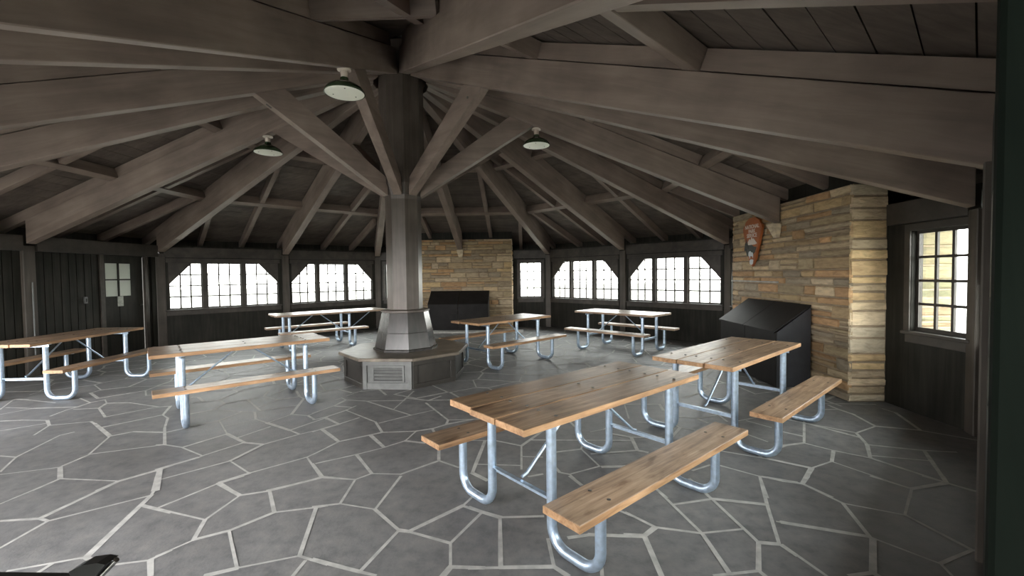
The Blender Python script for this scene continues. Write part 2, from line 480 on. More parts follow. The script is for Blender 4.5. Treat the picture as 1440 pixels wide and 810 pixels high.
def beam_matrix(p0, p1, up=Vector((0, 0, 1))):
    """local x from p0 to p1, local z as near up as possible; origin p0"""
    x = (p1 - p0).normalized()
    y = up.cross(x).normalized()
    z = x.cross(y)
    m = Matrix((x, y, z)).transposed().to_4x4()
    m.translation = p0
    return m
GN=[(-6.193,5.229),(-6.475,5.599),(-6.496,5.666),(-6.319,5.636),(-5.798,5.489),(-6.212,5.302),(-5.819,5.252),(-5.956,5.026),(-5.321,5.291),(-5.336,5.47),(-5.683,5.687),(-5.263,5.591),(-5.097,5.434),(-5.001,5.229),(-4.609,4.888),(-4.83,5.449),(-4.298,5.249),(-5.681,4.791),(-5.474,4.812),(-5.159,4.792),(-4.965,4.628),(-4.812,4.338),(-4.627,4.74),(-4.519,4.67),(-3.999,4.284),(-3.773,3.83),(-3.774,3.618),(-3.769,3.583),(-3.549,3.37),(-4.342,5.212),(-3.559,3.186),(-3.045,3.317),(-3.075,3.174),(-2.886,3.513),(-2.853,3.585),(-3.769,3.843),(-3.266,4.043),(-2.645,3.163),(-2.747,3.329),(-2.692,3.379),(-4.178,5.284),(-3.997,4.938),(-3.853,4.826),(-3.634,4.507),(-4.176,3.504),(-4.377,3.796),(-4.538,4.329),(-4.486,4.412),(-4.123,3.459),(-4.554,3.827),(-3.876,4.401),(-3.519,4.369),(-4.314,4.549),(-5.267,5.192),(-5.285,4.943),(-5.334,5.171),(-5.312,4.475),(-5.062,4.701),(-3.21,4.72),(-3.143,5.024),(-3.694,4.97),(-3.538,5.123),(-3.569,5.37),(-3.386,5.521),(-3.259,5.655),(-3.339,5.929),(-4.004,5.404),(-3.738,5.509),(-3.759,5.825),(-3.676,5.944),(-4.197,5.668),(-4.115,5.664),(-3.9,5.462),(-2.953,5.053),(-2.607,5.254),(-3.059,5.199),(-2.98,5.493),(-2.776,5.634),(-2.986,5.0),(-2.826,4.747),(-2.632,4.621),(-2.271,4.388),(-2.116,4.274),(-2.853,4.305),(-2.54,4.073),(-2.331,4.022),(-3.025,4.54),(-3.049,3.972),(-2.684,4.202),(-2.535,4.505),(-2.512,4.902),(-2.952,5.911),(-2.673,5.534),(-2.307,4.852),(-2.157,4.702),(-3.34,4.039),(-2.725,3.778),(-2.913,3.514),(-2.742,3.735),(-2.628,3.163),(-2.409,3.663),(-1.958,4.412),(-1.92,4.454),(-2.105,3.426),(-2.298,3.155),(-2.235,3.276),(-1.784,3.72),(-1.699,3.93),(-2.06,3.149),(-1.495,3.337),(-1.805,3.143),(-1.648,3.593),(-1.579,3.644),(-2.058,4.779),(-2.2,5.117),(-1.85,4.288),(-2.084,4.78),(-2.031,4.717),(-2.282,4.928),(-2.156,5.201),(-2.105,5.455),(-2.192,5.54),(-2.238,5.461),(-1.928,5.143),(-1.828,5.39),(-1.364,5.397),(-1.359,5.504),(-1.337,5.823),(-2.169,5.624),(-2.052,5.887),(-1.394,5.028),(-1.139,4.819),(-1.055,5.383),(-0.798,5.399),(-0.933,5.569),(-1.066,5.28),(-0.703,4.64),(-0.702,4.505),(-1.419,4.569),(-0.923,4.986),(-2.176,4.694),(-1.942,5.027),(-1.886,5.19),(-1.47,4.609),(-1.306,4.296),(-1.841,4.554),(-1.698,4.757),(-2.014,4.337),(-1.649,4.068),(-0.975,4.319),(-0.827,4.383),(-0.44,4.65),(-0.324,4.665),(-0.793,4.296),(-1.759,3.777),(-1.396,4.217),(-1.176,3.914),(-1.374,3.766),(-1.023,4.063),(-0.826,4.003),(-1.121,3.395),(-1.674,3.589),(-1.49,3.353),(-1.216,3.295),(-1.544,3.303),(-0.889,3.378),(-0.631,3.619),(-0.672,3.865),(-0.45,3.486),(-3.583,2.997),(-3.1,2.803),(-3.329,2.78),(-3.012,2.773),(-2.995,2.494),(-2.609,3.092),(-2.804,3.393),(-2.403,2.4),(-2.546,2.949),(-2.286,2.858),(-2.423,2.907),(-2.386,2.986),(-2.716,2.29),(-2.331,2.368),(-2.538,2.277),(-2.537,2.351),(-2.202,2.31),(-2.185,2.334),(-2.025,2.367),(-1.969,2.452),(-2.019,2.372),(-1.911,2.242),(-2.241,3.258),(-2.127,3.375),(-1.961,3.076),(-1.784,3.138),(-2.4,2.902),(-1.993,2.765),(-1.911,2.549),(-2.012,2.404),(-1.757,2.639),(-1.589,2.843),(-1.337,2.898),(-1.273,2.92),(-1.49,2.292),(-1.619,2.237),(-1.202,2.388),(-1.016,2.313),(-1.151,2.346),(-1.159,2.229),(-1.363,2.906),(-1.194,2.942),(-0.931,2.865),(-0.709,2.623),(-0.82,2.251),(-0.88,3.342),(-1.112,2.355),(-0.726,2.221),(-0.646,2.609),(-0.375,2.488),(-0.219,2.804),(-0.35,2.898),(-0.272,3.061),(-0.204,2.811),(-0.346,2.281),(-0.375,2.215),(-0.169,2.27),(-0.303,2.874),(-0.095,2.751),(0.181,2.759),(-0.078,2.271),(-0.244,2.269),(0.205,2.272),(0.268,2.203),(0.193,2.518),(0.317,2.528),(0.445,2.555),(0.737,2.531),(0.472,2.367),(0.445,2.2),(0.677,2.821),(0.789,2.711),(-0.313,2.977),(0.428,3.307),(0.491,3.169),(1.016,3.109),(1.112,2.554),(1.102,2.197),(1.319,3.243),(1.35,2.946),(1.395,2.459),(1.069,2.881),(1.68,2.863),(1.861,3.269),(1.503,2.44),(0.72,2.79),(0.857,2.622),(1.388,2.592),(0.763,2.536),(0.656,2.545),(0.748,2.195),(1.262,2.222),(1.017,2.19),(1.533,2.336),(1.625,2.665),(1.724,2.63),(1.878,3.258),(2.072,3.166),(1.272,2.185),(1.98,3.185),(2.101,3.143),(2.222,3.259),(2.19,2.872),(2.066,2.501),(2.243,2.261),(2.471,2.723),(2.813,3.051),(2.688,3.247),(3.141,3.129),(3.071,3.237),(3.212,3.233),(3.26,2.912),(2.523,2.368),(2.608,2.323),(2.211,2.168),(1.653,2.657),(2.066,2.477),(1.835,2.197),(1.699,2.177),(1.515,2.433),(1.581,2.179),(1.842,2.175),(-0.329,3.383),(-0.269,4.052),(-0.402,4.056),(-0.182,4.049),(0.068,3.91),(0.282,4.273),(0.058,3.437),(0.079,3.683),(0.24,3.665),(-0.298,3.537),(0.059,3.504),(0.163,4.053),(1.038,4.01),(0.354,3.764),(0.594,3.824),(0.654,4.022),(0.687,3.475),(0.427,3.341),(0.319,3.508),(0.354,3.375),(0.111,3.309),(0.218,3.347),(0.666,3.716),(0.973,3.759),(0.586,4.55),(0.63,4.365),(-0.206,3.257),(0.75,4.241),(0.896,4.303),(0.963,4.389),(0.709,3.463),(0.897,3.469),(1.314,5.128),(1.23,4.624),(1.722,5.111),(1.686,4.88),(1.288,4.506),(1.615,4.456),(1.667,4.329),(1.784,4.256),(1.465,4.041),(1.444,3.952),(0.946,4.184),(1.109,4.084),(1.395,4.074),(0.907,4.014),(1.088,4.008),(1.08,3.782),(0.847,3.749),(1.153,3.74),(1.783,4.664),(1.941,4.598),(1.997,4.461),(2.277,4.727),(2.24,4.88),(2.214,4.491),(2.302,4.488),(2.614,4.612),(2.424,4.502),(2.558,4.297),(1.795,3.747),(2.189,3.524),(2.066,3.624),(2.383,3.837),(1.643,3.471),(1.738,2.956),(1.397,3.378),(1.575,3.472),(1.051,2.972),(2.219,4.142),(2.312,3.939),(3.637,5.058),(4.179,5.002),(3.629,4.993),(3.629,4.836),(3.66,4.66),(3.595,4.299),(3.267,4.126),(3.465,4.843),(2.871,4.526),(2.991,4.394),(3.104,4.625),(2.618,3.898),(2.587,4.194),(2.717,4.058),(2.18,3.707),(2.411,3.847),(2.756,3.725),(2.943,3.565),(2.584,3.51),(2.34,3.394),(2.101,3.573),(1.912,3.249),(2.176,2.952),(3.141,3.843),(3.207,4.021),(3.516,3.702),(3.746,3.659),(2.997,3.613),(3.363,3.504),(2.7,2.939),(3.271,2.953),(3.925,4.171),(4.125,4.847),(4.145,4.698),(4.287,3.826)]
GS=[(0,1),(1,2),(2,3),(3,4),(5,6),(6,7),(6,8),(8,9),(8,55),(9,10),(9,11),(11,12),(12,13),(12,15),(13,14),(13,53),(14,29),(15,16),(16,29),(16,40),(17,18),(18,19),(19,20),(20,21),(20,22),(22,23),(23,24),(24,25),(24,50),(25,26),(26,27),(27,28),(27,48),(28,30),(28,31),(28,169),(31,32),(31,33),(31,170),(33,34),(33,37),(33,99),(35,36),(36,43),(36,87),(36,95),(37,174),(37,175),(38,39),(38,100),(40,41),(41,42),(41,52),(42,43),(44,45),(45,46),(45,49),(46,47),(50,51),(51,58),(54,55),(56,57),(58,59),(58,83),(59,61),(59,78),(60,61),(61,62),(62,63),(62,67),(63,64),(63,73),(64,65),(64,76),(66,67),(67,68),(68,69),(70,71),(71,72),(73,74),(75,76),(76,77),(77,91),(77,92),(78,79),(79,80),(79,86),(80,81),(80,90),(81,82),(81,113),(82,85),(82,101),(83,84),(83,87),(84,85),(84,96),(85,100),(87,96),(88,89),(90,92),(90,93),(93,94),(93,114),(96,98),(97,98),(100,103),(101,102),(101,115),(101,145),(101,147),(101,148),(103,105),(103,106),(104,105),(105,108),(106,107),(106,109),(109,110),(109,163),(109,164),(109,194),(111,112),(111,157),(116,117),(116,140),(116,141),(116,145),(118,119),(119,120),(119,123),(120,121),(120,124),(121,122),(124,125),(124,130),(125,126),(125,130),(126,127),(126,132),(128,129),(130,131),(131,138),(131,139),(132,133),(132,134),(135,136),(136,137),(136,152),(137,150),(137,151),(141,142),(141,143),(143,144),(144,148),(144,149),(145,146),(148,154),(149,150),(149,158),(150,153),(155,156),(156,157),(156,158),(157,160),(158,159),(160,163),(160,165),(161,162),(162,163),(162,164),(163,210),(165,166),(166,167),(166,168),(170,171),(170,172),(172,173),(172,174),(174,176),(176,181),(176,182),(177,178),(179,180),(179,191),(183,184),(185,186),(186,187),(187,188),(189,190),(191,192),(191,193),(193,194),(193,196),(194,200),(195,196),(196,197),(197,198),(197,199),(199,200),(199,203),(200,201),(201,202),(201,205),(203,204),(203,205),(205,206),(207,208),(209,210),(210,211),(211,212),(211,214),(212,213),(212,217),(213,215),(213,216),(217,218),(217,220),(218,219),(218,223),(220,221),(220,222),(221,241),(222,226),(222,227),(223,224),(223,225),(227,228),(227,229),(229,230),(229,231),(231,232),(231,233),(234,235),(235,236),(237,238),(239,240),(242,243),(243,308),(244,245),(244,359),(245,246),(245,255),(245,256),(247,248),(248,249),(248,250),(248,251),(249,253),(249,260),(251,252),(251,253),(252,268),(252,355),(252,356),(253,262),(254,255),(255,257),(257,258),(257,259),(260,261),(260,267),(263,264),(265,266),(268,269),(269,270),(269,271),(269,381),(269,383),(269,384),(271,272),(271,274),(272,273),(272,284),(273,281),(273,283),(274,275),(274,281),(275,276),(275,277),(275,380),(275,391),(277,278),(277,279),(277,280),(277,379),(277,387),(277,392),(281,282),(285,286),(286,287),(286,290),(288,289),(291,292),(291,317),(293,294),(294,295),(295,296),(295,297),(298,299),(300,301),(302,303),(304,305),(305,306),(305,307),(307,308),(308,310),(309,310),(311,312),(313,314),(315,316),(318,319),(319,320),(321,322),(323,324),(323,325),(325,326),(327,328),(328,329),(329,330),(329,331),(331,332),(333,334),(334,335),(334,338),(336,337),(338,339),(338,340),(341,342),(342,343),(342,344),(345,346),(347,348),(349,350),(351,352),(353,354),(357,358),(360,361),(362,363),(364,365),(365,366),(365,369),(366,367),(367,368),(367,393),(368,371),(368,385),(370,371),(371,386),(372,373),(373,377),(373,378),(374,375),(376,377),(378,379),(378,380),(379,385),(380,381),(381,382),(385,387),(387,388),(389,390),(393,395),(393,396),(394,395)]
# ---------------------------------------------------------------- camera
HC, PITCH, ROLL = 1.5566, 0.0317, 0.0123
cam = bpy.data.cameras.new('camera')
cam.sensor_width = 36
cam.lens = 615.0 / 1440 * 36
cam.clip_start = .02
co = bpy.data.objects.new('camera', cam)
COL.objects.link(co)
up0 = Vector((0, math.sin(PITCH), math.cos(PITCH)))
fw = Vector((0, math.cos(PITCH), -math.sin(PITCH)))
rt = Vector((1, 0, 0)) * math.cos(ROLL) - up0 * math.sin(ROLL)
up = Vector((1, 0, 0)) * math.sin(ROLL) + up0 * math.cos(ROLL)
mm = Matrix((rt, up, -fw)).transposed().to_4x4()
mm.translation = (0, 0, HC)
co.matrix_world = mm
SC.camera = co


def hb(s, k=1):
    return 4.62 - (.415 if k % 2 else .383) * s


def HT(a):
    return hb(a) + .368


def DK(a):
    return HT(a) + .202


SIDE_NAMES = ['back_left', 'back', 'back_right', 'right', 'front_right', 'front', 'front_left', 'left']
WZ = 2.28   # top of wall
EV = .50     # eave overhang
W0, W1 = 0.0, .12
wincount = [0]


def win_rect(name_parent, x0, x1, z0, z1, nc, nr, y=.075, mun=.014, frame=.035, glass=True):
    pass


def make_window(j, casements, z0, z1, nr=4, nc=3, y=.07, mun=.015, fr=.022, stool=True):
    """window_<n>: frame and muntins in one mesh, panes of glass as its child"""
    wincount[0] += 1
    mb = MB()
    g = MB()
    x0, x1 = casements[0][0], casements[-1][1]
    for a, b in casements:
        mb.box(a - .0, a + fr, y - .02, y + .02, z0, z1, M['trim'])
        mb.box(b - fr, b, y - .02, y + .02, z0, z1, M['trim'])
        mb.box(a + fr, b - fr, y - .02, y + .02, z0, z0 + fr * 1.4, M['trim'])
        mb.box(a + fr, b - fr, y - .02, y + .02, z1 - fr, z1, M['trim'])
        ia, ib, ja, jb = a + fr, b - fr, z0 + fr * 1.4, z1 - fr
        for i in range(1, nc):
            x = ia + (ib - ia) * i / nc
            mb.box(x - mun, x + mun, y - .012, y + .012, ja, jb, M['trim'])
        for i in range(1, nr):
            z = ja + (jb - ja) * i / nr
            mb.box(ia, ib, y - .0115, y + .0115, z - mun, z + mun, M['trim'])
        g.box(ia, ib, y - .002, y + .002, ja, jb, M['glass'])
    for (a, b), (c, d) in zip(casements, casements[1:]):
        mb.box(b, c, y - .06, y + .03, z0, z1, M['trim'])
    if stool:
        mb.box(x0 - .07, x1 + .07, -.06, .05, z0 - .035, z0 - .001, M['trim'], bev=.006)
        mb.box(x0 - .05, x1 + .05, -.022, -.0005, z0 - .13, z0 - .036, M['trim'], bev=.004)
    w = mb.build('window_%d' % wincount[0], matrix=side_matrix(j) @ Matrix.Translation((0, .035 if j == 4 else 0, 0)))
    tag(w, kind='structure')
    gg = g.build('window_glass', parent=w)
    return w


def arch_windows(mb, j, x0, flush=False):
    """a triple window in the half bay that begins at x0, with slanted corner boards"""
    a, b = x0 + .15, x0 + 2.35
    z0, z1 = .86, 1.90
    d = M['dark']
    mb.box(x0, x0 + BAY, W0, W1, 0, z0, d)
    mb.box(x0, x0 + BAY, W0, W1, z1, WZ, d)
    mb.box(x0, a, W0, W1, z0, z1, d)
    mb.box(b, x0 + BAY, W0, W1, z0, z1, d)
    for s, xa, xb in ((0, a, x0 + .59), (1, b, x0 + 1.91)):
        mb.prism([(xa, 1.41), (xa, z1), (xb, z1)], 0.001, .045, M['trim'])
    make_window(j, [(a, x0 + .765), (x0 + .855, x0 + 1.545), (x0 + 1.635, b)], z0, z1, stool=not flush)
    if not flush:
        mb.box(a - .04, b + .04, -.018, -.0005, z1 + .005, z1 + .10, M['trim'])


def single_window(mb, j, x0, x1, z0, z1, xs, xe, **kw):
    d = M['dark']
    mb.box(xs, xe, W0, W1, 0, z0, d)
    mb.box(xs, xe, W0, W1, z1, WZ, d)
    mb.box(xs, x0, W0, W1, z0, z1, d)
    mb.box(x1, xe, W0, W1, z0, z1, d)
    t = M['trim']
    for a, b in ((x0 - .075, x0 - .005), (x1 + .005, min(x1 + .075, xe))):
        mb.box(a, b, -.018, -.0005, z0 - .035, z1 + .075, t)
    mb.box(x0 - .005, x1 + .005, -.018, -.0005, z1 + .005, z1 + .075, t)
    make_window(j, [(x0, x1)], z0, z1, **kw)


def blocking(mb):
    # fascia and soffit closing the eaves
    e = EV * math.tan(PI / 8)
    mb.box(-e, SIDE + e, EV + .02, EV + .05, 2.20, DK(AP + EV + .02) - .004, M['dark'])
    mb.prism([(-.06, 0), (SIDE + .06, 0), (SIDE + e, 1), (-e, 1)], 0, 1, M['dark'])
    k = len(mb.v) - 8
    for q in range(8):
        x, y, z = mb.v[k + q]
        mb.v[k + q] = (x, W1 + .001 + (EV - W1 + .018) * z, 2.215 + .02 * y)


def plate(mb, z0=2.02, z1=2.24, y=-.035, x0=.09, x1=None):
    x1 = x1 or SIDE - .09
    mb.box(x0, x1, y, -.0005, z0, z1, M['trim'])


CH0, CH1 = 1.07, 4.0            # chimney span on its wall
for j in range(8):
    mb = MB()
    if j in (0, 2):
        arch_windows(mb, j, 0)
        arch_windows(mb, j, BAY)
        plate(mb, x1=BAY - .09)
        plate(mb, x0=BAY + .09)
    elif j in (1, 3):
        zt = 1.90 if j == 1 else 1.97
        wl, wr = (.22, .86), (4.20, 4.84)
        if j == 3:
            wr = (4.32, 4.94)
        single_window(mb, j, wl[0], wl[1], .86, 1.9, 0, CH0)
        single_window(mb, j, wr[0], wr[1], .86 if j == 1 else .885, zt, CH1, SIDE, mun=.015 if j == 1 else .014, fr=.03)
        mb.box(CH0, CH1, W0, W1, 0, WZ, M['dark'])
        mb.box(CH0 + .01, CH1 - .01, -.30, -.272, 2.565, DK(AP - .27) - .012, M['dark'])
        for xs in (CH0 + .01, CH1 - .04):
            mb.box(xs, xs + .03, -.2715, -.001, 2.565, DK(AP) - .02, M['dark'])
        plate(mb, x0=.09, x1=CH0 - .02)
        plate(mb, x0=CH1 + .02, z0=2.06 if j == 3 else 2.02, z1=2.30 if j == 3 else 2.24)
    elif j == 4:
        # the wall seen edge-on at the right of the view: nothing stands proud of it
        arch_windows(mb, j, 0, flush=True)
        arch_windows(mb, j, BAY, flush=True)
    elif j == 5:
        # entrance side, unseen left half opened to brighten the foreground; a header carries roof
        mb.box(0, SIDE, W0, W1, 2.12, WZ, M['dark'])
    elif j == 6:
        d = M['dark']
        mb.box(0, BAY + .3, W0, W1, 0, WZ, d)
        mb.box(BAY + .3, SIDE - .35, W0, W1, 2.08, WZ, d)
        mb.box(SIDE - .35, SIDE, W0, W1, 0, WZ, d)
    else:
        d = M['dark']
        mb.box(0, 3.70, .03, W1, 0, WZ, d)
        mb.box(3.70, 4.72, .03, W1, 2.0, WZ, d)
        mb.box(4.72, SIDE, .03, W1, 0, WZ, d)
        x = .1
        while x < 2.38:
            mb.box(x, x + .118, 0, .0295, 0, 2.02, d)
            x += .131
        x = 2.64
        while x < 3.6:
            mb.box(x, x + .119, random.uniform(-.003, .003), .0295, 0, 2.02, d)
            x += .131
        mb.box(4.84, 4.98, 0, .0295, 0, 2.02, d)
        mb.box(3.70, 3.78, -.02, .0295, 0, 2.02, M['trim'])
        mb.box(4.66, 4.74, -.02, .0295, 0, 2.02, M['trim'])
        mb.box(.1, 2.42, -.08, .0295, 2.02, 2.26, M['trim'])
        mb.box(2.62, SIDE - .1, -.08, .0295, 2.02, 2.26, M['trim'])
    blocking(mb)
    if j == 6:
        pass
    w = mb.build('wall_' + SIDE_NAMES[j], matrix=side_matrix(j) @ Matrix.Translation((0, .035 if j == 4 else 0, 0)))
    tag(w, kind='structure')

# door in the left wall
mb = MB()
y0, y1 = .045, .085
dx0, dx1, pz0, pz1 = 3.78, 4.66, 1.22, 1.86
px0, px1 = 3.86, 4.40
mb.box(dx0, px0, y0, y1, .01, 2.0, M['dark'])
mb.box(px1, dx1, y0, y1, .01, 2.0, M['dark'])
mb.box(px0, px1, y0, y1, pz1, 2.0, M['dark'])
mb.box(px0, 4.124, y0, y1, .01, pz0, M['dark'])
mb.box(4.136, px1, y0, y1, .01, pz0, M['dark'])
mb.box(4.124, 4.136, y0 + .02, y1, .01, pz0, M['black'])
mb.box(4.115, 4.145, y0 - .004, y1, pz0, pz1, M['dark'])
mb.box(px0, 4.115, y0 - .003, y1, 1.53, 1.555, M['dark'])
mb.box(4.145, px1, y0 - .003, y1, 1.53, 1.555, M['dark'])
door = tag(mb.build('door_1', matrix=side_matrix(7)), kind='structure')
g = MB()
for a, b in ((px0, 4.115), (4.145, px1)):
    for c, d in ((pz0, 1.53), (1.555, pz1)):
        g.box(a, b, .060, .066, c, d, M['frost'])
g.build('door_pane', parent=door)
h = MB()
h.tube([(4.60, .045, 1.02), (4.60, .0, 1.02), (4.53, .0, 1.02)], .012, mat=M['black'], bend=.01)
h.build('door_handle', parent=door)

n = MB()
n.box(4.09, 4.21, .0385, .0445, 1.02, 1.215, M['paper'])
tag(n.build('paper_notice', matrix=side_matrix(7)), 'small pale paper notice pinned below the four panes of the left-hand door', 'notice')
n = MB()
n.box(3.385, 3.445, -.03, -.0035, 1.12, 1.24, M['vent'], bev=.005)
n.box(3.405, 3.425, -.036, -.03, 1.15, 1.21, M['black'])
tag(n.build('switch_box', matrix=side_matrix(7)), 'small grey electrical switch box on the vertical boards left of the door', 'switch')
n = MB()
n.tube([(2.53, -.07, .35), (2.53, -.07, 1.52)], .010, mat=M['vent'])
tag(n.build('conduit_pipe', matrix=side_matrix(7)), 'thin grey conduit running up the post on the left wall', 'pipe')

# ---------------------------------------------------------------- floor and ground
mb = MB()
mb.v = []
pts = [corner(j, RC + .5) for j in range(8)]
v = [(p.x, p.y, 0) for p in pts] + [(p.x, p.y, -.25) for p in pts]
# subdivision not needed: one flat slab
f = [tuple(range(8))[::-1], tuple(range(8, 16))] + [(i, (i + 1) % 8, (i + 1) % 8 + 8, i + 8) for i in range(8)]
mb.add(v, f, M['flag'])
GZ = .002


def strip(ax, ay, bx, by, w0, w1=None):
    w1 = w1 or w0
    dx, dy = bx - ax, by - ay
    L = math.hypot(dx, dy)
    if L < 1e-4: return
    dx /= L; dy /= L
    nx, ny = -dy, dx
    v, fs = [], []
    gz = random.uniform(.0012, .0034)
    k = max(1, int(L / .22))
    for i in range(k + 1):
        t = i / k
        w = (w0 + (w1 - w0) * t) * random.uniform(.85, 1.15) / 2
        ex = -w * .6 if i == 0 else (w * .6 if i == k else 0)
        x, y = ax + dx * (L * t + ex), ay + dy * (L * t + ex)
        v += [(x + nx * w, y + ny * w, gz), (x - nx * w, y - ny * w, gz)]
    for i in range(k):
        fs.append((2 * i + 1, 2 * i + 3, 2 * i + 2, 2 * i))
    mb.add(v, fs, M['grout'])


for a, b in GS:
    w = random.choice((.016, .020, .024, .029, .035))
    strip(*GN[a], *GN[b], w)
# stones beyond the foreground: jittered cell pattern stretched along one direction
rs = random.Random(11)
seeds = []
for iy in range(-3, 40):
    for ix in range(-24, 24):
        x = ix * .62 + (iy % 2) * .31 + rs.uniform(-.24, .24)
        y = iy * .42 + rs.uniform(-.17, .17) + .12 * x
        seeds.append((x * 1.0, y))


def cell(i):
    sx, sy = seeds[i]
    poly = [(sx - 2, sy - 2), (sx + 2, sy - 2), (sx + 2, sy + 2), (sx - 2, sy + 2)]
    for k, (tx, ty) in enumerate(seeds):
        if k == i or abs(tx - sx) > 2 or abs(ty - sy) > 2: continue
        mx, my, nx, ny = (sx + tx) / 2, (sy + ty) / 2, tx - sx, ty - sy
        new = []
        for p, q in zip(poly, poly[1:] + poly[:1]):
            dp = (p[0] - mx) * nx + (p[1] - my) * ny
            dq = (q[0] - mx) * nx + (q[1] - my) * ny
            if dp <= 0: new.append(p)
            if (dp < 0 < dq) or (dq < 0 < dp):
                t = dp / (dp - dq)
                new.append((p[0] + (q[0] - p[0]) * t, p[1] + (q[1] - p[1]) * t))
        poly = new
    return poly


def inside(x, y, m=.12):
    for j in range(8):
        c0, c1 = corner(j), corner(j + 1)
        d = (c1 - c0).normalized()
        if (x - c0.x) * d.y - (y - c0.y) * d.x < m: return False
    return True


done = set()
for i, (sx, sy) in enumerate(seeds):
    if not inside(sx, sy, -.9): continue
    P = cell(i)
    for p, q in zip(P, P[1:] + P[:1]):
        key = tuple(sorted(((round(p[0], 2), round(p[1], 2)), (round(q[0], 2), round(q[1], 2)))))
        if key in done: continue
        done.add(key)
        if math.hypot(p[0] - q[0], p[1] - q[1]) < .05: continue
        mx, my = (p[0] + q[0]) / 2, (p[1] + q[1]) / 2
        if not (inside(*p) and inside(*q)): continue
        lim = 5.45 + (.35 if mx < -1.5 else 0) - (.4 if mx > 3 else 0)
        if 2.05 < my < lim and abs(mx) < 1.19 * my + .1: continue
        if 2.05 < p[1] < lim - .15 and abs(p[0]) < 1.19 * p[1]: continue
        if 2.05 < q[1] < lim - .15 and abs(q[0]) < 1.19 * q[1]: continue
        strip(*p, *q, rs.choice((.018, .024, .03, .036)))
fl = mb.build('floor', recalc=False)
tag(fl, kind='structure')

mb = MB()
mb.box(-60, 60, -60, 70, -.4, -.2, M['grass'])
tag(mb.build('ground_lawn'), kind='structure', label='mown green lawn around the shelter', cat='ground')

# ---------------------------------------------------------------- roof deck
mb = MB()
for j in range(8):
    m = side_matrix(j)
    tn = math.tan(PI / 8)
    a = .12
    while a < 6.75:
        b = a + .205
        th = .022
        vs = []
        for aa, dz in ((a, 0), (b - .008, 0), (b - .008, th), (a, th)):
            z = DK(aa) + dz
            for s in (-1, 1):
                vs.append(m @ Vector((SIDE / 2 + s * aa * tn, AP - aa, z)))
        # local y outward: apothem distance aa lies at y = aa-AP
        vs = []
        jz = random.uniform(-.002, .002)
        for aa, dz in ((a, 0), (b - .008, 0), (b - .008, th), (a, th)):
            z = DK(aa) + dz + jz
            for s in (-1, 1):
                vs.append(m @ Vector((SIDE / 2 + s * aa * tn, aa - AP, z)))
        fs = [(0, 1, 3, 2), (2, 3, 5, 4), (4, 5, 7, 6), (6, 7, 1, 0), (0, 2, 4, 6), (1, 7, 5, 3)]
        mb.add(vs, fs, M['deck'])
        a = b
    # roof covering
    vs = []
    for aa in (0.0, 6.95):
        for dz in (.03, .07):
            for s in (-1, 1):
                vs.append(m @ Vector((SIDE / 2 + s * aa * tn, aa - AP, DK(aa) + dz)))
    fs = [(0, 1, 5, 4), (2, 6, 7, 3), (4, 5, 7, 6), (0, 4, 6, 2), (1, 3, 7, 5)]
    mb.add(vs, fs, M['iron'])
tag(mb.build('ceiling'), kind='structure')

# ---------------------------------------------------------------- timber frame
HIP = {
    0: 'main roof beam landing on the corner post left of the left-hand window group',
    1: 'main roof beam landing between the two window groups left of the column',
    2: 'main roof beam half hidden behind the central column, ending at its left edge',
    3: 'main roof beam resting on the front of the rear stone chimney',
    4: 'main roof beam landing right of the narrow window beside the rear chimney',
    5: 'main roof beam landing between the two window groups on the right',
    6: 'main roof beam ending at the corner post just left of the arrowhead sign',
    7: 'main roof beam resting on the right-hand stone chimney above the arrowhead sign',
    8: 'main roof beam landing over the near right window, below the longest right beam',
    9: 'longest main roof beam crossing the upper right, ending at the dark near wall',
    10: 'main roof beam passing overhead, its light underside leaving the top edge of the view',
    11: 'biggest main roof beam at top left, with the nearest lamp at its inner end',
    12: 'second main roof beam from the top at the left edge',
    13: 'third main roof beam from the top left, its underside meeting a long diagonal brace',
    14: 'fourth main roof beam from the top left, leaving the left edge above the board wall',
    15: 'main roof beam with its cut end in view above the left board wall',
}
for k in range(16):
    d, rw, a = spoke(k)
    s0 = .40
    s1 = (AP - .42 - .01) if k in (3, 7) else rw - .07
    if k == 15: s1 = rw - .09
    if k == 9: s1 = rw + .1
    p0 = Vector((CX, CY, hb(s0, k))) + d * s0
    p1 = Vector((CX, CY, hb(s1, k))) + d * s1
    L = (p1 - p0).length
    mb = MB()
    sl = math.atan(.415 if k % 2 else .383)
    dep = .34
    # plumb-cut outer end, square-ish inner end
    o = dep * math.tan(sl)
    mb.prism([(0, 0), (L, 0), (L - o, dep), (-.0 - o * .0 + .0, dep)], -.072, .072, M['beam'])
    b = mb.build('roof_beam', matrix=beam_matrix(p0, p1))
    bv = b.modifiers.new('b', 'BEVEL'); bv.width = .006; bv.segments = 1
    tag(b, HIP[k], 'roof beam', 'main beams radiating from the central column')

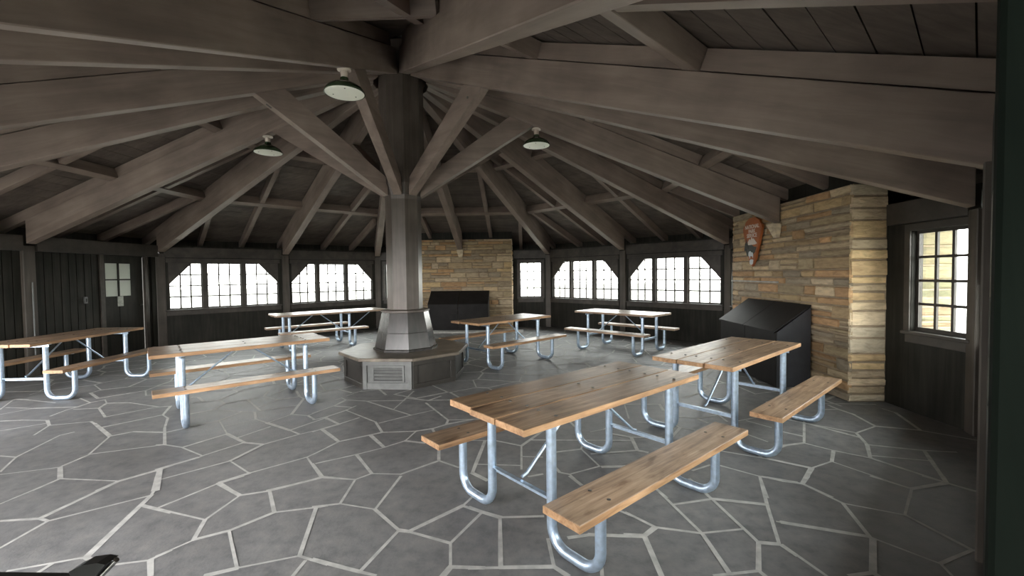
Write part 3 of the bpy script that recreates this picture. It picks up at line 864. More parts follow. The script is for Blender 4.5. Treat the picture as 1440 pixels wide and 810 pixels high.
POST = {
    0: 'dark corner post left of the left-hand window group', 1: 'dark wall post between the two window groups left of the column',
    2: 'dark corner post just left of the column, right of the second window group', 4: 'dark corner post right of the narrow window beside the rear chimney',
    5: 'dark wall post between the two window groups on the right', 6: 'dark corner post right of the right-hand window group, beside the chimney',
    8: 'dark corner post at the right edge of the near window', 9: 'dark wall post at the far right, partly hidden by the nearest post',
    10: 'nearest dark post, filling the right edge of the view', 11: 'post of the open front side', 12: 'front left corner post',
    13: 'post of the front left side', 14: 'corner post at the near end of the left board wall', 15: 'dark post on the left wall under the cut beam end',
}
for k, lab in POST.items():
    d, rw, a = spoke(k)
    inn, wd, dp = .05, .08, .12
    if k == 9: inn = -.005; dp = .13
    if k in (8,): inn = .06
    if k in (0, 15): wd = .09
    mb = MB()
    mb.box(-inn, dp, -wd, wd, 0, hb(rw - .05, k) - .01 if k != 10 else 2.1, M['post'], bev=.008)
    if k == 10:
        mb = MB()
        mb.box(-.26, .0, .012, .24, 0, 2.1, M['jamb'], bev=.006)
        m4 = side_matrix(4)
        loc = m4.inverted() @ Vector((0, 0, 0))
        m = m4 @ Matrix.Translation((SIDE + .06, loc.y, 0))
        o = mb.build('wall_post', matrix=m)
    else:
        m = T(CX + d.x * rw, CY + d.y * rw, 0, a)
        o = mb.build('wall_post', matrix=m)
    tag(o, lab, 'post', 'posts around the walls')

BR = {1: 'knee brace behind the column on the left', 3: 'knee brace behind the column', 5: 'knee brace behind the column on the right',
      7: 'knee brace right of the column, running up to the right-hand lamp', 9: 'steep knee brace right of the column with a bolt at its top',
      11: 'knee brace left of the column, steep one just beside the nearest lamp',
      13: 'long knee brace left of the column with a slot near its top',
      15: 'lower knee brace left of the column, under the long slotted one'}
for k, lab in BR.items():
    d, rw, a = spoke(k)
    mb = MB()
    s1, s2 = 2.0, 1.66
    mb.prism([(.285, 2.75), (s1, hb(s1) - .004), (s2, hb(s2) - .004), (.285, 3.0)], -.062, .062, M['beam'])
    o = mb.build('knee_brace', matrix=T(CX, CY, 0, a))
    tag(o, lab, 'brace', 'knee braces around the column')
    th = math.atan2(hb(s1) - 2.75, s1 - .285)
    if k == 13:
        q = MB()
        q.box(-.035, .035, -.016, .016, -.003, .001, M['black'])
        q.build('bolt_slot', parent=o, matrix=Matrix.Translation((1.84, 0, hb(s1) - .004 - (s1 - 1.84) * math.tan(th))) @ Matrix.Rotation(-th, 4, 'Y'))
    if k == 9:
        for sy in (-1, 1):
            q = MB()
            q.lathe([(.016, 0), (.016, .008), (.008, .012)], 12, M['bolt'])
            q.build('bolt', parent=o, matrix=Matrix.Translation((1.74, sy * .062, 3.74)) @ Matrix.Rotation(-sy * PI / 2, 4, 'X'))

SL = ['roof over the left window groups', 'roof over the far chimney', 'roof over the right window groups', 'roof over the near chimney', 'roof at the near right', 'roof over the viewpoint', 'roof at the near left', 'roof over the left board wall']
tn = math.tan(PI / 8)
for j in range(8):
    m = side_matrix(j)
    for a, which in ((4.54, 'lower'), (2.84, 'upper')):
        hw = a * tn - .035
        nrm = (m.to_3x3() @ Vector((0, .415, 1))).normalized()
        p0 = m @ Vector((SIDE / 2 - hw, a - AP, HT(a) + .004))
        p1 = m @ Vector((SIDE / 2 + hw, a - AP, HT(a) + .004))
        mb = MB()
        mb.box(0, (p1 - p0).length, -.065, .065, 0, .172, M['beam'], bev=.005)
        o = mb.build('purlin', matrix=beam_matrix(p0, p1, nrm))
        tag(o, '%s horizontal purlin across the main beams, %s' % (which, SL[j]), 'purlin', 'purlins ringing the roof')
    ords = {-1.72: 'first', -.87: 'second', 0: 'middle', .87: 'third', 1.72: 'fourth'}
    OFF = {0: {.87: 1.12, 1.72: 1.93}, 4: {.87: 1.2, 1.72: 1.95}}.get(j, {})
    for off in (-1.72, -.87, 0, .87, 1.72):
        okey = off
        off = OFF.get(off, off)
        lim = abs(off) / tn + .30 if off else .60
        for zone, (ao, ai) in enumerate(((AP + EV, 4.54 + .068), (4.54 - .068, 2.84 + .068), (2.84 - .068, .62))):
            if j in (1, 3) and zone == 0 and abs(off) < 1.47: ao = AP - .31
            ai = max(ai, lim)
            if ao - ai < .25: continue
            p0 = m @ Vector((SIDE / 2 + off, ao - AP, HT(ao) + .014))
            p1 = m @ Vector((SIDE / 2 + off, ai - AP, HT(ai) + .014))
            mb = MB()
            L = (p1 - p0).length
            mb.prism([(0, 0), (L, 0), (L, .155), (0, .155)], -.045, .045, M['beam'])
            o = mb.build('common_rafter', matrix=beam_matrix(p0, p1))
            tag(o, '%s %s thin rafter from the left, %s' % (('outer', 'inner', 'innermost')[zone], ords[okey], SL[j]), 'rafter', 'thin rafters under the roof boards')
CL = {0: 'left rear corner', 2: 'corner behind the column', 4: 'corner right of the far chimney', 6: 'corner left of the near chimney', 8: 'near right corner', 10: 'corner beside the viewpoint', 12: 'near left corner', 14: 'corner at the left board wall'}
for k in range(0, 16, 2):
    d, rw, a = spoke(k)
    c8 = 1 / math.cos(PI / 8)
    for zone, (ao, ai) in enumerate(((AP + EV - .02, 4.54 + .09), (4.54 - .09, 2.84 + .09), (2.84 - .09, .52))):
        p0 = Vector((CX, CY, HT(ao) + .014)) + d * ao * c8
        p1 = Vector((CX, CY, HT(ai) + .014)) + d * ai * c8
        mb = MB()
        L = (p1 - p0).length
        mb.prism([(0, 0), (L, 0), (L, .15), (0, .15)], -.045, .045, M['beam'])
        o = mb.build('hip_rafter', matrix=beam_matrix(p0, p1))
        tag(o, '%s rafter piece lying on the main beam of the %s' % (('outer', 'middle', 'innermost')[zone], CL[k]), 'rafter', 'rafters lying on the corner beams')

# ---------------------------------------------------------------- made-up unseen alcove around the viewpoint, shielding the nearest post from sky
mb = MB()
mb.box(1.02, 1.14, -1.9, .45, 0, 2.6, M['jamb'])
mb.box(.10, 1.0, -1.9, -1.78, 0, 2.6, M['dark'])
mb.box(-2.12, .10, -1.9, -1.78, 2.3, 2.6, M['dark'])
mb.box(-2.12, -1.3, -1.9, -1.78, 0, 2.29, M['dark'])
mb.box(-.4, .0999, -1.9, -1.78, 0, 2.2999, M['dark'])
mb.box(-2.12, -2.0, -1.77, .60, 0, 2.6, M['dark'])
tag(mb.build('wall_sky_block'), kind='structure')
mb = MB()
mb.box(-2.12, 1.14, -1.9, .10, 2.601, 2.70, M['deck'])  # added alcove roof, there to keep sky light off the nearest post
tag(mb.build('roof_sky_block'), kind='structure')

# ---------------------------------------------------------------- central column
CR_ = R_(-116.6)
col = empty('timber_column', T(CX, CY, 0, CR_))
tag(col, 'octagonal dark timber column in the middle carrying all the roof beams', 'column')
mb = MB()
mb.lathe([(.268, 1.0), (.268, 2.70), (.275, 2.76)], 8, M['shaft'], smooth=False)
mb.build('lower_shaft', parent=col)
mb = MB()
mb.lathe([(.265, 2.765), (.332, 2.93), (.332, 4.55), (.332, 5.0)], 8, M['shaft'], smooth=False)
mb.build('upper_shaft', parent=col)
mb = MB()
mb.lathe([(.465, .47), (.352, 1.0)], 8, M['skirt'], smooth=False)
mb.lathe([(.42, .70), (.421, .704), (.418, .708)], 8, M['skirt'], smooth=False)
mb.build('skirt', parent=col)
mb = MB()
mb.lathe([(.36, 1.0), (.372, 1.01), (.372, 1.03), (.30, 1.045)], 8, M['shaft'], smooth=False)
mb.build('collar', parent=col)
mb = MB()
mb.lathe([(.49, .437), (.49, .462), (.47, .472)], 8, M['skirt'], smooth=False)
mb.build('base_moulding', parent=col)

ben = empty('octagonal_bench', T(CX, CY, 0, CR_))
tag(ben, 'low octagonal wooden bench box wrapped around the foot of the central column', 'bench')
RB, RTOP = .892, .978
mb = MB()
mb.lathe([(RTOP, .392), (RTOP + .004, .40), (RTOP + .004, .428), (RTOP - .008, .436), (.2, .4365)], 8, M['benchtop'], smooth=False)
mb.build('bench_cap', parent=ben)
fw_ = 2 * RB * math.sin(PI / 8)
ap = RB * math.cos(PI / 8)
for i in range(8):
    # face i between corner i and i+1 ; local x along, y outward
    am = PI / 4 * (i + .5)
    m = Matrix.Translation((ap * math.cos(am), ap * math.sin(am), 0)) @ Matrix.Rotation(am - PI / 2, 4, 'Z')
    h = fw_ / 2
    mb = MB()
    if i == 0:
        t = M['vent']
        mb.box(-h, h, -.03, 0, 0, .39, t)
        mb.box(-h, h, 0, .028, .33, .39, t)
        mb.box(-h, -h + .055, 0, .028, 0, .33, t)
        mb.box(h - .055, h, 0, .028, 0, .33, t)
        mb.box(-h + .055, h - .055, 0, .02, 0, .09, t)
        pn = mb.build('vent_panel', parent=ben, matrix=m)
        g = MB()
        g.box(-.21, .19, .001, .006, .115, .30, M['black'])
        g.box(-.235, -.21, .001, .02, .095, .325, t)
        g.box(.19, .215, .001, .02, .095, .325, t)
        g.box(-.21, .19, .001, .02, .30, .325, t)
        g.box(-.21, .19, .001, .02, .095, .115, t)
        for q in range(4):
            z = .138 + q * .045
            g.add([(-.21, .006, z + .022), (.19, .006, z + .022), (.19, .019, z), (-.21, .019, z), (-.21, .006, z + .026), (.19, .006, z + .026), (.19, .019, z + .004), (-.21, .019, z + .004)],
                  [(0, 1, 2, 3), (4, 7, 6, 5), (3, 2, 6, 7), (0, 4, 5, 1), (0, 3, 7, 4), (1, 5, 6, 2)], t)
        g.build('louvre', parent=pn)
    else:
        t = M['benchside']
        mb.box(-h, h, -.03, 0, 0, .39, t)
        mb.box(-h, h, 0, .022, .32, .39, t, bev=.004)
        mb.box(-h, h, 0, .022, 0, .07, t, bev=.004)
        mb.box(-h, -h + .075, 0, .0215, .07, .32, t, bev=.004)
        mb.box(h - .075, h, 0, .0215, .07, .32, t, bev=.004)
        mb.build('side_panel', parent=ben, matrix=m)

# ---------------------------------------------------------------- chimneys
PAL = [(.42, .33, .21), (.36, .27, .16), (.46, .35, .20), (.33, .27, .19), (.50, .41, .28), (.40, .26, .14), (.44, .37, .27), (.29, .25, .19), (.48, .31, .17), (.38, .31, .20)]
PAL_SIDE_LIT = [(.56, .46, .32), (.60, .50, .36), (.55, .41, .24), (.50, .44, .34), (.62, .47, .27), (.52, .42, .30)]  # lighter stones: window light on the breast's sides painted into the tones


def stone_face(mb, rng, O, ux, un, width, z0, z1, pal, hmin=.06, hmax=.18, lmin=.2, lmax=.78, proud=.03, soot=None):
    """courses of split stone on a vertical face. O origin, ux along, un outward normal"""
    z = z0
    off = 0
    while z < z1 - .02:
        h = rng.uniform(hmin, hmax)
        if z + h > z1 - hmin * .7: h = z1 - z
        x = 0
        while x < width - .01:
            l = rng.uniform(lmin, lmax)
            if x + l > width - lmin * .8: l = width - x
            nsub = 2 if (h > .11 and rng.random() < .35) else 1
            zz = z
            for q in range(nsub):
                hh = h / nsub
                g = .006
                p = rng.uniform(.35, 1) * proud
                x0, x1, a0, a1 = x + g, x + l - g, zz + g, zz + hh - g
                if x < 1e-6: x0 = 0
                if x + l > width - 1e-6: x1 = width
                b = min(.012, (x1 - x0) / 4, (a1 - a0) / 4)
                j = lambda s=.5: rng.uniform(-s, s) * .012
                V = []
                for (xx, ww) in ((x0, a0), (x1, a0), (x1, a1), (x0, a1)):
                    V.append(O + ux * xx + Vector((0, 0, ww)) - un * .01)
                ins = [(x0 + b, a0 + b), (x1 - b, a0 + b), (x1 - b, a1 - b), (x0 + b, a1 - b)]
                for (xx, ww) in ins:
                    V.append(O + ux * (xx + j()) + Vector((0, 0, ww + j(.4))) + un * (p + j(.8)))
                # mid points for a rougher face
                xm = (x0 + x1) / 2 + rng.uniform(-.2, .2) * (x1 - x0)
                V.append(O + ux * (xm) + Vector((0, 0, (a0 + a1) / 2)) + un * (p + rng.uniform(0, .012)))
                c = rng.choice(pal)
                f = rng.uniform(.82, 1.15)
                c = tuple(v * f for v in c)
                if soot:
                    c = soot(c, (x0 + x1) / 2, (a0 + a1) / 2)
                mb.add(V, [(0, 1, 5, 4), (1, 2, 6, 5), (2, 3, 7, 6), (3, 0, 4, 7), (4, 5, 8), (5, 6, 8), (6, 7, 8), (7, 4, 8)], M['stone'], tint=c)
                zz += hh
            x += l
        z += h


def chimney(j, label, seed, zt=2.56):
    rng = random.Random(seed)
    root = empty('stone_chimney', side_matrix(j) @ Matrix.Translation(((CH0 + CH1) / 2, 0, 0)))
    tag(root, label, 'chimney')
    hw = (CH1 - CH0) / 2
    mb = MB()
    P = .40
    mort = (.26, .21, .15)
    OUTP = [(.15, .145, .08), (.12, .12, .07), (.19, .17, .10), (.17, .12, .07)]  # stones darkened below their own tone so direct sky light does not bleach them
    mb.box(-hw + .012, hw - .012, -P, -.001, 0, zt - .005, M['stone'])
    for q in range(6): mb.tint[-1 - q] = mort
    X, Y = Vector((1, 0, 0)), Vector((0, 1, 0))

    def soot(c, x, z):
        # soot stain above the fire opening: a lasting stain on the stone
        dx = abs(x - hw)
        if 1.02 < z < 1.45 and dx < .65:
            k = 1 - .6 * (1 - (z - 1.02) / .43) * (1 - dx / .65)
            return tuple(v * k for v in c)
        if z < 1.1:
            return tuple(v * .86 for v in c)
        return c
    stone_face(mb, rng, Vector((-hw, -P, 0)), X, -Y, 2 * hw, 0, zt, PAL, soot=soot)
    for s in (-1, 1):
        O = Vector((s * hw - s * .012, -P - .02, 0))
        stone_face(mb, rng, O, Y, X * s, P + .015, 0, zt, PAL_SIDE_LIT, hmin=.13, hmax=.26, lmin=.5, lmax=.9, proud=.025)
    mb.build('chimney_breast', parent=root, tinted=True)
    # the outside stack
    mb = MB()
    D = .76
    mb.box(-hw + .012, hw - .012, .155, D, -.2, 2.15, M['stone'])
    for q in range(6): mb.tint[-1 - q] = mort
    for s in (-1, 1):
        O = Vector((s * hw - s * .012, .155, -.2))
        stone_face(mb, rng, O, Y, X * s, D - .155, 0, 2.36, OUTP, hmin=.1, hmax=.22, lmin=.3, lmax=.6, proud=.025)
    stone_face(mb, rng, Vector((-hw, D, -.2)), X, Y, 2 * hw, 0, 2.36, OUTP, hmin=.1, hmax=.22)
    mb.build('outer_stack', parent=root, tinted=True)
    # corbel under the beam
    mb = MB()
    zb = hb(AP - .42) - .012
    f = -P - .032
    pr = [(-.10, f, zb), (.10, f, zb), (.10, f - .12, zb), (-.10, f - .12, zb), (-.055, f, zb - .2), (.055, f, zb - .2), (.05, f - .04, zb - .2), (-.05, f - .04, zb - .2)]
    mb.add(pr, [(0, 3, 2, 1), (4, 5, 6, 7), (0, 1, 5, 4), (1, 2, 6, 5), (2, 3, 7, 6), (3, 0, 4, 7)], M['stone'], tint=(.62, .55, .42))
    cb = mb.build('corbel', parent=root, tinted=True)
    cb['label'] = 'pale tapered stone corbel'
    # timber wall plate board above the breast
    return root


ch_a = chimney(1, 'wide tan stone chimney breast on the far wall behind the central column', 5)
ch_b = chimney(3, 'big tan stone chimney on the right with the arrowhead sign on it', 9)

# hearth covers
def hearth_cover(j, label, x0, x1):
    root = empty('hearth_cover', side_matrix(j) @ Matrix.Translation(((x0 + x1) / 2, -.445, 0)))
    tag(root, label, 'fireplace cover')
    h = (x1 - x0) / 2
    dep, zb, zf = .46, 1.08, .74
    t = M['iron']
    for s in (-1, 1):
        mb = MB()
        a, b = (-h, -.004) if s < 0 else (.004, h)
        mb.box(a, b, -dep, -dep + .02, .01, zf, t, bev=.003)
        mb.build('front_panel', parent=root)
        mb = MB()
        L = math.hypot(dep + .03, zb - zf)
        # sloping lid leaf
        y0, z0, y1, z1 = -dep - .03, zf - .01, 0, zb
        mb.add([(a, y0, z0), (b, y0, z0), (b, y1, z1), (a, y1, z1), (a, y0, z0 + .022), (b, y0, z0 + .022), (b, y1, z1 + .022), (a, y1, z1 + .022)],
               [(0, 1, 2, 3), (4, 7, 6, 5), (0, 4, 5, 1), (1, 5, 6, 2), (2, 6, 7, 3), (3, 7, 4, 0)], t)
        mb.build('lid', parent=root)
        mb = MB()
        xs = s * h
        xa, xb = (xs - .02, xs) if s > 0 else (xs, xs + .02)
        mb.add([(xa, -dep + .021, .01), (xb, -dep + .021, .01), (xb, -.002, .01), (xa, -.002, .01), (xa, -dep + .021, zf - .0), (xb, -dep + .021, zf - .0), (xb, -.002, zb - .012), (xa, -.002, zb - .012)],
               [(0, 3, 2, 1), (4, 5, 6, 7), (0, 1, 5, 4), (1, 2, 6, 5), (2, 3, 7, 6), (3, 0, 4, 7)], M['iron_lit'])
        mb.build('side_panel', parent=root)
    for s in (-1, 1):
        mb = MB()
        mb.tube([(s * .12 - .04, -dep + .001, .5), (s * .12 - .04, -dep - .03, .5), (s * .12 + .04, -dep - .03, .5), (s * .12 + .04, -dep + .001, .5)], .007, mat=M['black'], bend=.01)
        mb.build('handle', parent=root)
    return root


hearth_cover(1, 'black sheet iron cover with a sloping lid closing the far fireplace', 1.68, 3.34)
hearth_cover(3, 'black sheet iron cover with a sloping lid in front of the right-hand chimney', 1.70, 3.34)

mb = MB()
mb.box(1.2, 4.3, -1.30, -.95, 0, .045, M['grout'], bev=.01)
tag(mb.build('hearth_slab', matrix=side_matrix(1)), 'pale low stone hearth strip on the floor in front of the far fireplace', 'hearth')
# mantel slab edge on the near chimney
mb = MB()
mb.box(1.10, 2.58, -.462, -.436, 1.375, 1.40, M['grout'], bev=.004)
tag(mb.build('mantel_ledge', matrix=side_matrix(3)), 'thin pale ledge on the right-hand chimney above the iron cover', 'ledge')
# ---------------------------------------------------------------- picnic tables
def picnic_table(x, y, rz, label, top='table', seat='table', edge='edge', ext=0.0, seed=0):
    rng = random.Random(seed)
    root = empty('picnic_table', T(x, y, 0, rz))
    tag(root, label, 'picnic table', 'picnic tables on the flagstone floor')
    L, bw, gap = 1.78, .235, .010
    tm, em, sm = M[top], M[edge], M[seat]

    def board(mb, x0, x1, y0, y1, z0, z1, m):
        """board with worn top and fresher sawn edges"""
        b = .003
        mb.add([(x0, y0, z0), (x1, y0, z0), (x1, y1, z0), (x0, y1, z0), (x0, y0, z1 - b), (x1, y0, z1 - b), (x1, y1, z1 - b), (x0, y1, z1 - b)],
               [(0, 3, 2, 1), (0, 1, 5, 4), (1, 2, 6, 5), (2, 3, 7, 6), (3, 0, 4, 7)], em)
        mb.add([(x0, y0, z1 - b), (x1, y0, z1 - b), (x1, y1, z1 - b), (x0, y1, z1 - b), (x0 + b, y0 + b, z1), (x1 - b, y0 + b, z1), (x1 - b, y1 - b, z1), (x0 + b, y1 - b, z1)],
               [(4, 5, 6, 7), (0, 1, 5, 4), (1, 2, 6, 5), (2, 3, 7, 6), (3, 0, 4, 7)], m)

    def bolt(mb, bx, by, z):
        mb.lathe([(.011, z - .002), (.011, z + .001), (.006, z + .0035)], 10, M['bolt'], cx=bx, cy=by)
    mb = MB()
    for i in (-1, 0, 1):
        yc = i * (bw + gap)
        e0, e1 = rng.uniform(-.012, .012), rng.uniform(-.012, .012)
        board(mb, -L / 2 + e0, L / 2 + ext + e1, yc - bw / 2, yc + bw / 2, .732 + rng.uniform(-.0015, .0015), .770 + rng.uniform(-.0015, .0015), tm)
        for bx in (-.62, .62, 0):
            for q in (-1, 1):
                if bx == 0 and i != 0: continue
                bolt(mb, bx + rng.uniform(-.008, .008), yc + q * .07, .7715)
    mb.build('table_top', parent=root)
    for s in (-1, 1):
        mb = MB()
        e0, e1 = rng.uniform(-.012, .012), rng.uniform(-.012, .012)
        board(mb, -L / 2 + e0, L / 2 + e1, s * .612 - bw / 2, s * .612 + bw / 2, .402, .440, sm)
        for bx in (-.62, .62):
            for q in (-1, 1): bolt(mb, bx, s * .612 + q * .06, .440)
        mb.build('bench_seat', parent=root)
    r = .029
    for a in (-.62, .62):
        for s in (-1, 1):
            mb = MB()
            mb.tube([(a, s * .275, .70), (a, s * .275, r + .001), (a, s * .62, r + .001), (a, s * .62, .395)], r, 16, M['galv'], bend=.115, seg=8)
            mb.box(a - .019, a + .019, s * .612 - .10, s * .612 + .10, .395, .401, M['galv'])
            mb.build('leg', parent=root)
        mb = MB()
        mb.box(a - .02, a + .02, -.335, .335, .724, .7305, M['galv'])
        mb.box(a - .02, a - .014, -.335, .335, .695, .724, M['galv'])
        mb.build('top_support', parent=root)
        mb = MB()
        mb.box(a - .016, a + .016, -.247, .247, .292, .298, M['galv'])
        mb.box(a + .010, a + .016, -.247, .247, .262, .2925, M['galv'])
        mb.build('crossbar', parent=root)
        mb = MB()
        s = 1 if a > 0 else -1
        mb.tube([(a - s * .02, 0, .312), (a - s * .06, 0, .325), (s * .07, 0, .718), (s * .02, 0, .724)], .0105, 8, M['galv'])
        mb.build('brace', parent=root)
    if ext:
        mb = MB()
        mb.tube([(.66, 0, .312), (.70, 0, .325), (1.22, 0, .718), (1.27, 0, .724)], .0105, 8, M['galv'])
        mb.build('brace', parent=root)
    return root


picnic_table(.506, 3.036, .700, 'nearest picnic table, worn brown plank top, in the right foreground', 'table_dark', 'table', seed=1)
picnic_table(2.222, 4.413, .722, 'second picnic table in front of the right-hand chimney, end to end with the nearest one', 'table', 'table', seed=2)
picnic_table(-3.256, 5.275, .706, 'picnic table left of the central column with a pale tan top', 'table', 'table', seed=3)
picnic_table(2.208, 8.849, -.788, 'far pinkish-grey picnic table under the right-hand window groups', 'table_grey', 'table_grey', 'edge_grey', seed=4)
picnic_table(-.165, 7.86, .781, 'picnic table right behind the central column, before the far fireplace', 'table', 'table', seed=5)
picnic_table(-4.339, 9.675, .694, 'far picnic table behind the column on the left with one long overhanging top end', 'table_grey', 'table_grey', 'edge_grey', ext=.60, seed=6)
picnic_table(-6.329, 6.212, 1.625, 'picnic table at the left edge in front of the board wall and its door', 'table', 'table', seed=7)


# ---------------------------------------------------------------- lamps
def lamp(k, s, label):
    d, rw, a = spoke(k)
    root = empty('ceiling_lamp', T(CX + d.x * s, CY + d.y * s, hb(s, k) - .002, a))
    tag(root, label, 'lamp', 'enamel shade lamps under the roof beams')
    mb = MB(); mb.lathe([(.06, -.03), (.072, -.024), (.072, -.008), (.055, 0)][::-1], 28, M['porcelain']); mb.build('canopy', parent=root)
    mb = MB(); mb.lathe([(.034, -.031), (.042, -.05), (.036, -.075), (.036, -.118)], 24, M['porcelain']); mb.build('socket', parent=root)
    mb = MB()
    mb.lathe([(.040, -.100), (.046, -.13), (.075, -.150), (.13, -.175), (.175, -.205), (.200, -.240), (.206, -.262), (.199, -.262), (.192, -.243)], 40, M['lampgreen'])
    sh = mb.build('shade', parent=root)
    mb = MB(); mb.lathe([(.197, -.258), (.196, -.262), (.12, -.256), (.02, -.252)][::-1], 40, M['lampwhite']); mb.build('reflector', parent=sh)
    for q in range(3):
        t = .4 + q * 2.1
        mb = MB(); mb.lathe([(.001, -.262), (.007, -.262), (.007, -.255)], 10, M['black'], cx=.13 * math.cos(t), cy=.13 * math.sin(t)); mb.build('screw', parent=sh)
    return root


lamp(11, 2.12, 'nearest green and white enamel lamp, just left of the column top')
lamp(15, 2.10, 'enamel lamp farther left, under a beam beyond the long slotted brace')
lamp(7, 2.06, 'enamel lamp right of the column where a brace meets its beam')

# ---------------------------------------------------------------- arrowhead sign
SM = side_matrix(3) @ Matrix.Translation((1.90, -.475, 2.035))
root = empty('arrowhead_sign', SM)
tag(root, 'brown arrowhead-shaped park sign with white lettering hung on the right-hand chimney', 'sign')
hw, H_ = .30, .80
out = [(0, -.5), (.10, -.43), (.17, -.35), (.25, -.20), (.36, -.02), (.45, .14), (.50, .26), (.47, .33), (.40, .36), (.37, .42), (.27, .46), (.15, .495), (0, .5)]
out = out + [(-x, z) for x, z in out[-2:0:-1]]
P = [(x * 2 * hw, z * H_) for x, z in out]
mb = MB(); mb.prism(P, -.015, .02, M['s_brown']); mb.build('board', parent=root)
mb = MB(); mb.prism([(x * .93, z * .94) for x, z in P], -.019, -.0152, M['s_brown'])
mb.build('raised_face', parent=root)
# mountain, trees, bison
mb = MB(); mb.prism([(-.17, -.035), (-.07, .055), (-.04, .03), (.0, .085), (.035, .045), (.06, .06), (.17, -.03), (.10, -.045), (-.10, -.045)], -.024, -.0192, M['s_white']); mb.build('mountain', parent=root)
mb = MB()
mb.prism([(-.20, -.02), (-.21, -.09), (-.15, -.22), (-.02, -.245), (.10, -.17), (.15, -.09), (.06, -.075), (-.03, -.035)], -.0235, -.0245 + .005, M['s_green'])
for (tx, tz, sz) in ((-.17, -.05, .11), (-.13, -.07, .09), (-.20, -.09, .09)):
    mb.prism([(tx - .035, tz - sz * .5), (tx + .035, tz - sz * .5), (tx, tz + sz)], -.0275, -.0236, M['s_green'])
mb.build('trees', parent=root)
mb = MB()
mb.prism([(-.09, -.19), (-.075, -.155), (-.03, -.145), (.0, -.165), (.05, -.175), (.06, -.215), (.05, -.265), (.035, -.235), (-.03, -.23), (-.045, -.275), (-.06, -.235), (-.085, -.225)], -.0295, -.0255, M['s_blue'])
mb.prism([(-.05, -.36), (-.06, -.30), (-.03, -.285), (.03, -.285), (.055, -.30), (.04, -.355), (0, -.375)], -.0245, -.0195, M['s_blue'])
mb.build('bison', parent=root)


def text(body, size, x, z, parent, mat, yy=-.0195):
    cu = bpy.data.curves.new('lettering', 'FONT')
    cu.body = body; cu.size = size; cu.align_x = 'CENTER'; cu.align_y = 'CENTER'; cu.extrude = .002
    cu.offset = size * .018
    o = bpy.data.objects.new('tmp', cu)
    COL.objects.link(o)
    dg = bpy.context.evaluated_depsgraph_get()
    me = bpy.data.meshes.new_from_object(o.evaluated_get(dg))
    bpy.data.objects.remove(o)
    me.name = 'lettering'
    me.materials.clear(); me.materials.append(mat)
    t = bpy.data.objects.new('lettering', me)
    COL.objects.link(t)
    t.parent = parent
    t.matrix_local = Matrix.Translation((x, yy, z)) @ Matrix.Rotation(PI / 2, 4, 'X')
    return t


text('NATIONAL', .088, 0, .25, root, M['s_white'])
text('PARK', .088, 0, .175, root, M['s_white'])
text('SERVICE', .088, 0, .105, root, M['s_white'])

# ---------------------------------------------------------------- black gate in the lower left corner of the view
GA = math.radians(-2)
gt = empty('metal_gate', T(-2.665, 1.03, 0, GA))
tag(gt, 'black metal gate whose top rail and latch just show in the bottom left corner', 'gate')
mb = MB(); mb.box(0, 1.70, -.02, .02, .842, .880, M['black'], bev=.004); mb.build('top_rail', parent=gt)
mb = MB(); mb.box(0, 1.70, -.02, .02, .08, .11, M['black'], bev=.004); mb.build('bottom_rail', parent=gt)
for i in range(13):
    x = .02 + i * .1383
    mb = MB(); mb.box(x - .009, x + .009, -.009, .009, .1105, .8415, M['black']); mb.build('picket', parent=gt)
for x in (0.03, 1.67):
    mb = MB(); mb.box(x - .02, x + .02, -.018, .018, 0, .0795, M['black']); mb.build('foot', parent=gt)
mb = MB()
mb.prism([(1.675, .8805), (1.715, .8805), (1.755, .922), (1.735, .925), (1.70, .920), (1.67, .905)], -.016, .016, M['black'])
lt = mb.build('latch', parent=gt)
mb = MB()
mb.tube([(1.716, .0, .874), (1.765, .0, .923)], .006, 10, M['chrome'])
mb.build('latch_edge', parent=lt)

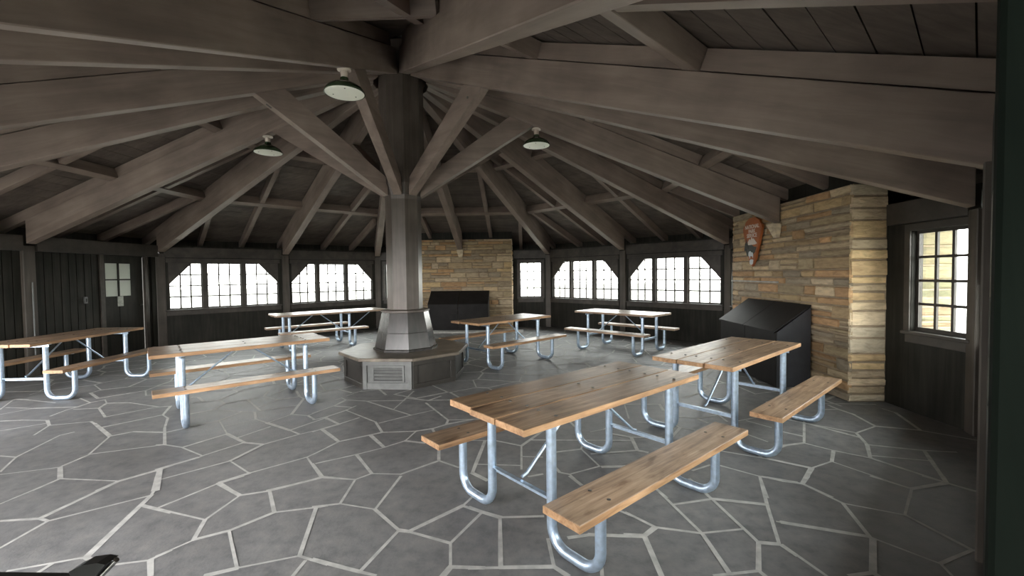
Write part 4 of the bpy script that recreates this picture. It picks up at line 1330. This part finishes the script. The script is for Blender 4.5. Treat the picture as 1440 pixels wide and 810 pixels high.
# ---------------------------------------------------------------- light
w = bpy.data.worlds.new('sky')
SC.world = w
w.use_nodes = True
nt = w.node_tree
for n in list(nt.nodes): nt.nodes.remove(n)
out = N(nt, 'ShaderNodeOutputWorld')
bg = N(nt, 'ShaderNodeBackground')
tc = N(nt, 'ShaderNodeTexCoord')
sep = N(nt, 'ShaderNodeSeparateXYZ')
nt.links.new(tc.outputs['Generated'], sep.inputs[0])
r = ramp(nt, sep.outputs[2], [(0.0, (1.0, .97, .95)), (0.5, (.97, .97, .99)), (1.0, (.90, .93, 1.0))])
nt.links.new(r.outputs[0], bg.inputs[0])
bg.inputs[1].default_value = 1.0
nt.links.new(bg.outputs[0], out.inputs[0])


def portal(j, x0, x1, z0, z1):
    l = bpy.data.lights.new('window_portal', 'AREA')
    l.shape = 'RECTANGLE'
    l.size = x1 - x0
    l.size_y = z1 - z0
    l.energy = 1
    l.cycles.is_portal = True
    o = bpy.data.objects.new('window_portal', l)
    COL.objects.link(o)
    rot = Matrix(((1, 0, 0, 0), (0, 0, 1, 0), (0, -1, 0, 0), (0, 0, 0, 1)))
    o.matrix_world = side_matrix(j) @ Matrix.Translation(((x0 + x1) / 2, .10, (z0 + z1) / 2)) @ rot


for j in (0, 2, 4):
    portal(j, .15, 2.35, .86, 1.9)
    portal(j, BAY + .15, BAY + 2.35, .86, 1.9)
for j, (a, b) in ((1, (4.20, 4.84)), (3, (4.32, 4.94))):
    portal(j, .22, .86, .86, 1.9)
    portal(j, a, b, .87, 1.95)
portal(5, BAY + .12, SIDE - .02, 0, 2.12)
portal(6, BAY + .3, SIDE - .35, 0, 2.08)

v = SC.view_settings
v.view_transform = 'Standard'
v.look = 'None'
v.gamma = 1
v.use_curve_mapping = False
v.exposure = 4.75
SC.cycles.max_bounces = 12
SC.cycles.diffuse_bounces = 8
SC.cycles.glossy_bounces = 4
SC.cycles.transparent_max_bounces = 12
SC.cycles.sample_clamp_indirect = 4
SC.cycles.use_denoising = True
SC.cycles.caustics_reflective = False
SC.cycles.caustics_refractive = False
